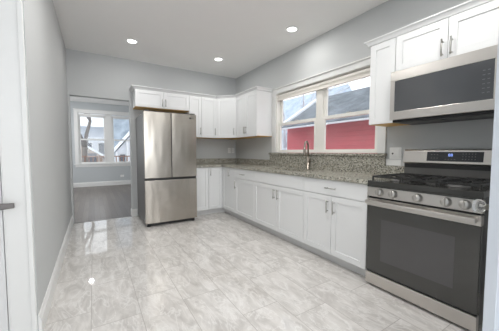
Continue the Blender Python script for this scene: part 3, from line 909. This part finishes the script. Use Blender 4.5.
# oven door
od = link('oven_door', MB().box(rxf, rxf + 0.044, ry0 + 0.003, ry1 - 0.003, 0.138, 0.700), 'glassblack', ra, 0.003)
link('door_top_rail', MB().box(rxf - 0.001, rxf + 0.044, ry0 + 0.003, ry1 - 0.003, 0.7005, 0.765), 'steel', od, 0.003)
link('oven_window', MB().box(rxf - 0.0015, rxf, ry0 + 0.13, ry1 - 0.13, 0.25, 0.60), 'ovenwindow', od)
hd = link('door_handle', MB().box(rxf - 0.062, rxf - 0.036, ry0 + 0.015, ry1 - 0.015, 0.723, 0.757), 'steel', od, 0.008)
for yy in (ry0 + 0.03, ry1 - 0.03):
    link('handle_bracket', MB().box(rxf - 0.037, rxf - 0.001, yy - 0.013, yy + 0.013, 0.727, 0.753), 'steel', hd, 0.003)
dw = link('storage_drawer', MB().box(rxf, rxf + 0.044, ry0 + 0.003, ry1 - 0.003, 0.022, 0.122), 'steel', ra, 0.003)
link('drawer_gap', MB().box(rxf + 0.014, rxf + 0.044, ry0 + 0.006, ry1 - 0.006, 0.1225, 0.1375), 'black', ra)
for yy in (ry0 + 0.05, ry1 - 0.05):
    for xx in (rxf + 0.06, W_ - 0.08):
        link('foot', MB().lathe((xx, yy, 0), (0, 0, 1), [(0.022, 0), (0.022, 0.008), (0.012, 0.010), (0.012, 0.05)], 12), 'black', ra)
# burners
for bx, by, br in ((2.18, 1.10, 0.048), (2.47, 1.10, 0.040), (2.325, 0.907, 0.050), (2.18, 0.713, 0.055), (2.47, 0.713, 0.036)):
    b_ = link('burner', MB().lathe((bx, by, 0.9155), (0, 0, 1), [(br + 0.018, 0), (br + 0.016, 0.004), (br, 0.006), (br, 0.014)], 24), 'darkside', ra)
    link('burner_cap', MB().lathe((bx, by, 0.9297), (0, 0, 1), [(br - 0.004, 0), (br - 0.004, 0.005), (br - 0.010, 0.008), (0.001, 0.009)], 24), 'iron', b_)
# three cast-iron grates
gx0, gx1 = rxf + 0.035, W_ - 0.115
gw = (ry1 - ry0 - 0.03) / 3
for k in range(3):
    a = ry0 + 0.015 + gw * k + 0.003
    b = a + gw - 0.006
    mb = MB()
    zt0, zt1 = 0.940, 0.955
    w_ = 0.011
    mb.box(gx0, gx0 + w_, a, b, zt0, zt1).box(gx1 - w_, gx1, a, b, zt0, zt1)
    mb.box(gx0 + w_, gx1 - w_, a, a + w_, zt0, zt1).box(gx0 + w_, gx1 - w_, b - w_, b, zt0, zt1)
    m = (gx0 + gx1) / 2
    c = (a + b) / 2
    mb.box(m - w_ / 2, m + w_ / 2, a + w_, b - w_, zt0, zt1)
    for q in (gx0 + 0.25 * (gx1 - gx0), gx0 + 0.75 * (gx1 - gx0)):
        mb.box(q - w_ / 2, q + w_ / 2, a + w_, c - 0.03, zt0, zt1).box(q - w_ / 2, q + w_ / 2, c + 0.03, b - w_, zt0, zt1)
        mb.box(q - 0.085, q - 0.03, c - w_ / 2, c + w_ / 2, zt0, zt1).box(q + 0.03, q + 0.085, c - w_ / 2, c + w_ / 2, zt0, zt1)
    for xx in (gx0, gx1 - w_):
        for yy in (a, b - w_):
            mb.box(xx, xx + w_, yy, yy + w_, 0.9155, zt0)
    link('grate', mb, 'iron', ra, 0.002)
# backguard
bgx = W_ - 0.085
link('backguard_base', MB().box(bgx + 0.012, W_ - 0.02, ry0 + 0.004, ry1 - 0.004, 0.9155, 1.05), 'backgrey', ra, 0.003)
link('vent_slot', MB().box(bgx + 0.006, bgx + 0.0118, ry0 + 0.012, ry1 - 0.012, 1.012, 1.046), 'black', ra)
bgd = link('backguard', MB().extr([(0, 0, 1.051), (-0.07, 0, 1.051), (-0.078, 0, 1.06), (-0.062, 0, 1.172), (-0.050, 0, 1.182), (0, 0, 1.182)], (W_ - 0.012, ry0, 0), (W_ - 0.012, ry1, 0)), 'steel', ra, 0.003)
# display, lying on the sloped face
def bgp(y, z, off):
    s_ = (z - 1.06) / 0.112
    return Vector((W_ - 0.012 - 0.078 + 0.016 * s_ - off, y, z))
dz0, dz1 = 1.078, 1.160
ds = link('display', MB().hexa([bgp(0.690, dz0, 0), bgp(1.082, dz0, 0), bgp(1.082, dz0, 0.0025), bgp(0.690, dz0, 0.0025), bgp(0.690, dz1, 0), bgp(1.082, dz1, 0), bgp(1.082, dz1, 0.0025), bgp(0.690, dz1, 0.0025)]), 'display', bgd)
tilt = math.atan2(0.112, 0.016)
text('clock_digits', '88', 0.034, 'digits', bgp(0.905, 1.131, 0.0032), (tilt, 0, -math.pi / 2), ds, 0.0004)
mb = MB()
for k in range(3):
    for j in range(2):
        yy = 1.045 - k * 0.022
        p = bgp(yy, 1.135 - j * 0.03, 0.0026)
        mb.box(p.x - 0.0005, p.x + 0.0003, yy - 0.006, yy + 0.006, p.z - 0.003, p.z + 0.003)
for k in range(4):
    yy = 0.94 - k * 0.022
    p = bgp(yy, 1.095, 0.0026)
    mb.box(p.x - 0.0005, p.x + 0.0003, yy - 0.005, yy + 0.005, p.z - 0.0025, p.z + 0.0025)
for k in range(5):
    for j in range(3):
        yy = 0.82 - k * 0.02
        p = bgp(yy, 1.142 - j * 0.022, 0.0026)
        mb.box(p.x - 0.0005, p.x + 0.0003, yy - 0.003, yy + 0.003, p.z - 0.003, p.z + 0.003)
link('button_marks', mb, 'darkside', ds)

# ------------------------------------------------------------------ over-the-range microwave
my0, my1 = 0.497, 1.255
mxf = W_ - 0.41
mz0, mz1 = 1.432, 1.860
mi = thing('microwave', (W_ - 0.2, (my0 + my1) / 2, mz0), 'stainless steel over-the-range microwave with dark glass door', 'microwave')
link('body', MB().box(mxf + 0.032, W_ - 0.004, my0 + 0.003, my1 - 0.003, mz0 + 0.012, mz1 - 0.002), 'darkside', mi, 0.003)
mb = MB()
gz0, gz1, gy0, gy1 = 1.512, 1.776, my0 + 0.075, my1 - 0.038
mb.box(mxf, mxf + 0.03, my0, my1, gz1, mz1).box(mxf, mxf + 0.03, my0, my1, mz0 + 0.008, gz0)
mb.box(mxf, mxf + 0.03, gy1, my1, gz0, gz1).box(mxf, mxf + 0.03, my0, gy0, gz0, gz1)
md = link('door', mb, 'steel', mi, 0.003)
gl = link('door_glass', MB().box(mxf + 0.004, mxf + 0.026, gy0, gy1, gz0, gz1), 'mwglass', md)
mb = MB()
for j in range(6):
    for k in range(2):
        mb.box(mxf + 0.0032, mxf + 0.004, gy0 + 0.020 + k * 0.026, gy0 + 0.034 + k * 0.026, 1.56 + j * 0.03, 1.563 + j * 0.03)
link('touch_marks', mb, 'touch', gl)
bt = link('bottom_vent', MB().box(mxf + 0.034, W_ - 0.02, my0 + 0.01, my1 - 0.01, mz0 - 0.012, mz0 + 0.0115), 'black', mi, 0.003)
mb = MB()
for k in range(2):
    mb.box(mxf + 0.06, mxf + 0.22, my0 + 0.06 + k * 0.34, my0 + 0.36 + k * 0.34, mz0 - 0.017, mz0 - 0.0125)
link('grease_filter', mb, 'darkside', bt)

# ------------------------------------------------------------------ outlets and small wall things
def outlet(F, u, z, w, h, label, gangs=1):
    t = thing('outlet_cover', F(u, 0, z - h / 2), label, 'outlet', 'wall outlets')
    pl = link('plate', MB().fbox(F, u - w / 2, u + w / 2, 0.0005, 0.006, z - h / 2, z + h / 2), 'plate', t, 0.002)
    for g in range(gangs):
        uu = u + (g - (gangs - 1) / 2) * 0.046
        for s_ in (-1, 1):
            rc = link('receptacle', MB().fbox(F, uu - 0.016, uu + 0.016, 0.006, 0.008, z + s_ * 0.02 - 0.014, z + s_ * 0.02 + 0.014), 'plate', pl, 0.002)
            for e_ in (-1, 1):
                link('slot', MB().fbox(F, uu + e_ * 0.006 - 0.001, uu + e_ * 0.006 + 0.001, 0.0078, 0.0084, z + s_ * 0.02 - 0.004, z + s_ * 0.02 + 0.006), 'slot', rc)
    return t
o = thing('outlet_cover', FR(1.405, 0, 1.085), 'square white outlet plate between the sink window and the range', 'outlet', 'wall outlets')
pl = link('plate', MB().fbox(FR, 1.345, 1.467, 0.0005, 0.007, 1.085, 1.205), 'plate', o, 0.002)
rc = link('receptacle', MB().fbox(FR, 1.365, 1.447, 0.007, 0.009, 1.103, 1.187), 'plate', pl, 0.002)
link('socket_hole', MB().lathe(FR(1.432, 0.009, 1.142), (-1, 0, 0), [(0.009, 0), (0.009, 0.001)], 12), 'slot', rc, label='small dark hole')
struct('trim_5', MB().fbox(FR, 1.350, 1.500, 0.0005, 0.004, 1.0165, 1.080), 'plate', 'unpainted white patch of wall under the square outlet plate', 'wall patch')
outlet(FB, 2.505, 1.185, 0.072, 0.115, 'left of the two small white outlets in the counter corner')
outlet(FB, 2.595, 1.185, 0.072, 0.115, 'right of the two small white outlets in the counter corner')
outlet(FY, 0.83, 0.31, 0.115, 0.075, 'small white outlet low on the far room wall')

# ------------------------------------------------------------------ recessed downlights
def downlight(x, y, label, w):
    t = thing('recessed_light', (x, y, H_ - 0.006), label, 'ceiling light', 'recessed ceiling lights')
    link('trim_ring', MB().lathe((x, y, H_ - 0.0005), (0, 0, -1), [(0.080, 0), (0.080, 0.003), (0.072, 0.007), (0.061, 0.007), (0.060, 0.001)], 32), 'plate', t)
    link('lens', MB().lathe((x, y, H_ - 0.0035), (0, 0, -1), [(0.0595, 0), (0.0595, 0.002), (0.03, 0.003), (0.0, 0.0032)], 32), 'lens', t)
    l = bpy.data.lights.new('downlight', 'AREA')
    l.shape = 'DISK'; l.size = 0.11; l.energy = w; l.color = (1.0, 0.985, 0.96)
    l.spread = math.radians(180)
    o = bpy.data.objects.new('downlight_lamp', l)
    COL.objects.link(o)
    o.parent = t
    o.location = (0, 0, -0.012)
    return t
downlight(0.514, 4.022, 'round recessed ceiling light above the opening, leftmost in the picture', DOWNLIGHT_W)
downlight(1.863, 4.0, 'round recessed ceiling light in front of the corner cabinets, middle of the three', DOWNLIGHT_W)
downlight(2.223, 2.534, 'round recessed ceiling light above the sink, rightmost in the picture', DOWNLIGHT_W)
for x, y in ((0.45, 2.1), (1.15, 1.45), (1.6, 0.5)):  # extra unseen downlights, added to brighten the kitchen
    downlight(x, y, 'unseen round ceiling light added to fill the kitchen', DOWNLIGHT_FILL_W)
downlight(-0.145, 8.73, 'round recessed ceiling light of the far room', DOWNLIGHT_W)

# ------------------------------------------------------------------ outdoors
GZ = -0.9
struct('ground', MB().box(-30, 45, -20, 60, GZ - 0.1, GZ), 'snow', 'snowy ground outside', 'ground')
# red neighbour house
hs = thing('neighbor_house', (6.4, 2.0, GZ), 'red clapboard house with frosty blue-grey roof outside the sink window', 'house')
hx0, hx1, hy0, hy1 = 5.0, 7.8, -3.0, 5.86
rz, ez, rx = 2.93, 1.78, 6.4
link('wall', MB().extr([(hx0, 0, GZ), (hx1, 0, GZ), (hx1, 0, 1.90), (rx, 0, rz - 0.14), (hx0, 0, 1.90)], (0, hy0, 0), (0, hy1, 0)), 'redsiding', hs)
for sgn in (1, -1):
    ex = rx + sgn * (hx1 - rx + 0.3)
    mb = MB().extr([(rx, 0, rz - 0.08), (ex, 0, ez + 0.02), (ex, 0, ez + 0.10), (rx, 0, rz)], (0, hy0 - 0.2, 0), (0, hy1 - 0.101, 0))
    rf = link('roof', mb, 'shingle', hs)
    if sgn == -1:
        link('gutter', MB().box(ex - 0.09, ex - 0.002, hy0 - 0.2, hy1 - 0.105, ez + 0.02, ez + 0.055), 'snow', rf, label='snow-topped white gutter')
        link('rake_snow', MB().extr([(rx, 0, rz - 0.10), (ex, 0, ez), (ex, 0, ez + 0.17), (rx, 0, rz + 0.07)], (0, hy1 - 0.10, 0), (0, hy1 + 0.03, 0)), 'snow', rf, label='white snow along the roof edge')
# pale house farther back, filling the left pane
h5 = thing('neighbor_house', (13, 15, GZ), 'pale frosty house farther back, left of the red house', 'house')
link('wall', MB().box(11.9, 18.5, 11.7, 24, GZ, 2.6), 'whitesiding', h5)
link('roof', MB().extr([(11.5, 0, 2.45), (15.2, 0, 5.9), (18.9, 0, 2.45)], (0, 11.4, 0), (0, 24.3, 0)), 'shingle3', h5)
# bare trees
def tree(x, y, z0, h, r, label, mat, depth=5, seed=1, lean=0.0, fork=0.0):
    rnd = random.Random(seed)
    t = thing('bare_tree', (x, y, z0), label, 'tree', 'bare trees outside')
    tr, br = MB(), MB()
    def grow(mb, p, d, L, r, n):
        q = p + d * L
        mid = p + d * (L * 0.5) + Vector((rnd.uniform(-1, 1), rnd.uniform(-1, 1), 0)) * L * 0.05
        mb.tube([p, mid, q], [r, r * 0.86, r * 0.72], 6 if n > 2 else 4)
        if n == 0: return
        for k in range(rnd.choice((2, 3, 3))):
            a = rnd.uniform(0, 2 * math.pi)
            s_ = rnd.uniform(0.4, 0.85)
            side = Vector((math.cos(a), math.sin(a), rnd.uniform(-0.1, 0.35)))
            nd = (d + side * s_).normalized()
            grow(br, q, nd, L * rnd.uniform(0.6, 0.82), r * rnd.uniform(0.5, 0.66), n - 1)
    grow(tr, Vector((x, y, z0)), Vector((lean, 0, 1)).normalized(), h * 0.36, r, depth)
    link('trunk', tr, mat, t)
    link('branches', br, mat, t)
    return t
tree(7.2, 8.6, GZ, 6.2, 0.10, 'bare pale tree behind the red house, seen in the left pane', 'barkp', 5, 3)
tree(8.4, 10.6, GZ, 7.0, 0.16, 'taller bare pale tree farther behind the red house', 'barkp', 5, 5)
tree(-0.45, 15.8, GZ, 6.4, 0.20, 'forked grey tree trunk outside the far room window', 'bark', 5, 11, 0.04)
tree(-4.2, 19.0, GZ, 4.4, 0.13, 'thinner bare tree by the white house outside', 'bark', 4, 14)
# white house behind the rear yard
h2 = thing('neighbor_house', (0.3, 24, GZ), 'white house with snowy roof across the rear yard', 'house')
link('wall', MB().box(-4.0, 2.2, 22.5, 28, GZ, 3.0), 'whitesiding', h2)
link('roof', MB().extr([(0, 22.0, 3.0), (0, 28.5, 3.0), (0, 25.2, 5.2)], (-4.4, 0, 0), (2.6, 0, 0)), 'snow', h2)
for xx in (-2.4, -0.5, 0.75):
    wf = link('window', MB().box(xx - 0.5, xx + 0.5, 22.43, 22.499, 0.5, 1.9), 'whitehouse', h2)
    link('pane', MB().box(xx - 0.4, xx + 0.4, 22.41, 22.43, 0.6, 1.8), 'hwin', wf)
h3 = thing('neighbor_house', (3.0, 15.5, GZ), 'blue-grey shingled house with white sloping porch roof edge, right of the far window', 'house')
link('wall', MB().box(0.80, 7.0, 15.3, 20, GZ, 5.2), 'shingle2', h3)
link('roof', MB().extr([(0.74, 0, 5.2), (7.4, 0, 5.2), (3.9, 0, 7.6)], (0, 15.0, 0), (0, 20.3, 0)), 'snow', h3)
link('porch', MB().extr([(0.95, 0, GZ), (0.95, 0, 1.14), (2.65, 0, 3.20), (4.35, 0, 1.14), (4.35, 0, GZ)], (0, 14.1, 0), (0, 15.299, 0)), 'whitesiding', h3)
pe = link('porch_roof', MB().extr([(0.78, 0, 1.02), (2.65, 0, 3.30), (4.52, 0, 1.02), (4.52, 0, 1.16), (2.65, 0, 3.46), (0.78, 0, 1.16)], (0, 13.95, 0), (0, 15.298, 0)), 'snow', h3, label='snow-white sloping porch roof')
for xa in (0.98, 1.46):
    link('porch_post', MB().box(xa - 0.05, xa + 0.05, 13.98, 14.08, GZ, 1.10 + (xa - 0.95) * 1.1), 'whitehouse', h3)
wf = link('window', MB().box(1.10, 1.38, 14.06, 14.099, 0.30, 1.05), 'whitehouse', h3)
link('pane', MB().box(1.13, 1.35, 14.04, 14.06, 0.34, 1.01), 'hwin', wf)
h4 = thing('garage', (-0.7, 18.5, GZ), 'low tan shed with a snowy gable roof in the rear yard', 'shed')
link('wall', MB().extr([(-1.95, 0, GZ), (0.50, 0, GZ), (0.50, 0, 0.85), (-0.72, 0, 1.62), (-1.95, 0, 0.85)], (0, 17.2, 0), (0, 20.0, 0)), 'tanhouse', h4)
link('roof', MB().extr([(-2.15, 0, 0.72), (-0.72, 0, 1.63), (0.70, 0, 0.72), (0.70, 0, 0.86), (-0.72, 0, 1.77), (-2.15, 0, 0.86)], (0, 17.0, 0), (0, 20.2, 0)), 'snow', h4)
link('shed_door', MB().box(-0.35, 0.15, 17.16, 17.199, GZ, 1.05), 'hwin', h4)
# deck with railing
dk = thing('deck_railing', (0.3, 11.5, GZ), 'brown wooden deck railing outside the far room window', 'railing')
link('top_rail', MB().box(-1.4, 1.9, 11.42, 11.56, 0.945, 0.985), 'railwood', dk)
link('bottom_rail', MB().box(-1.4, 1.9, 11.46, 11.52, 0.30, 0.36), 'railwood', dk)
for k in range(25):
    xx = -1.35 + k * 0.133
    link('baluster', MB().box(xx - 0.018, xx + 0.018, 11.47, 11.51, 0.36, 0.945), 'railwood', dk)
for xx in (-1.45, 1.95):
    link('post', MB().box(xx - 0.05, xx + 0.05, 11.44, 11.54, GZ, 1.05), 'railwood', dk)
tag(link('deck', MB().box(-1.35, 1.85, 9.9, 11.40, 0.06, 0.14), 'snow'), 'snow-covered deck boards behind the railing', 'deck')
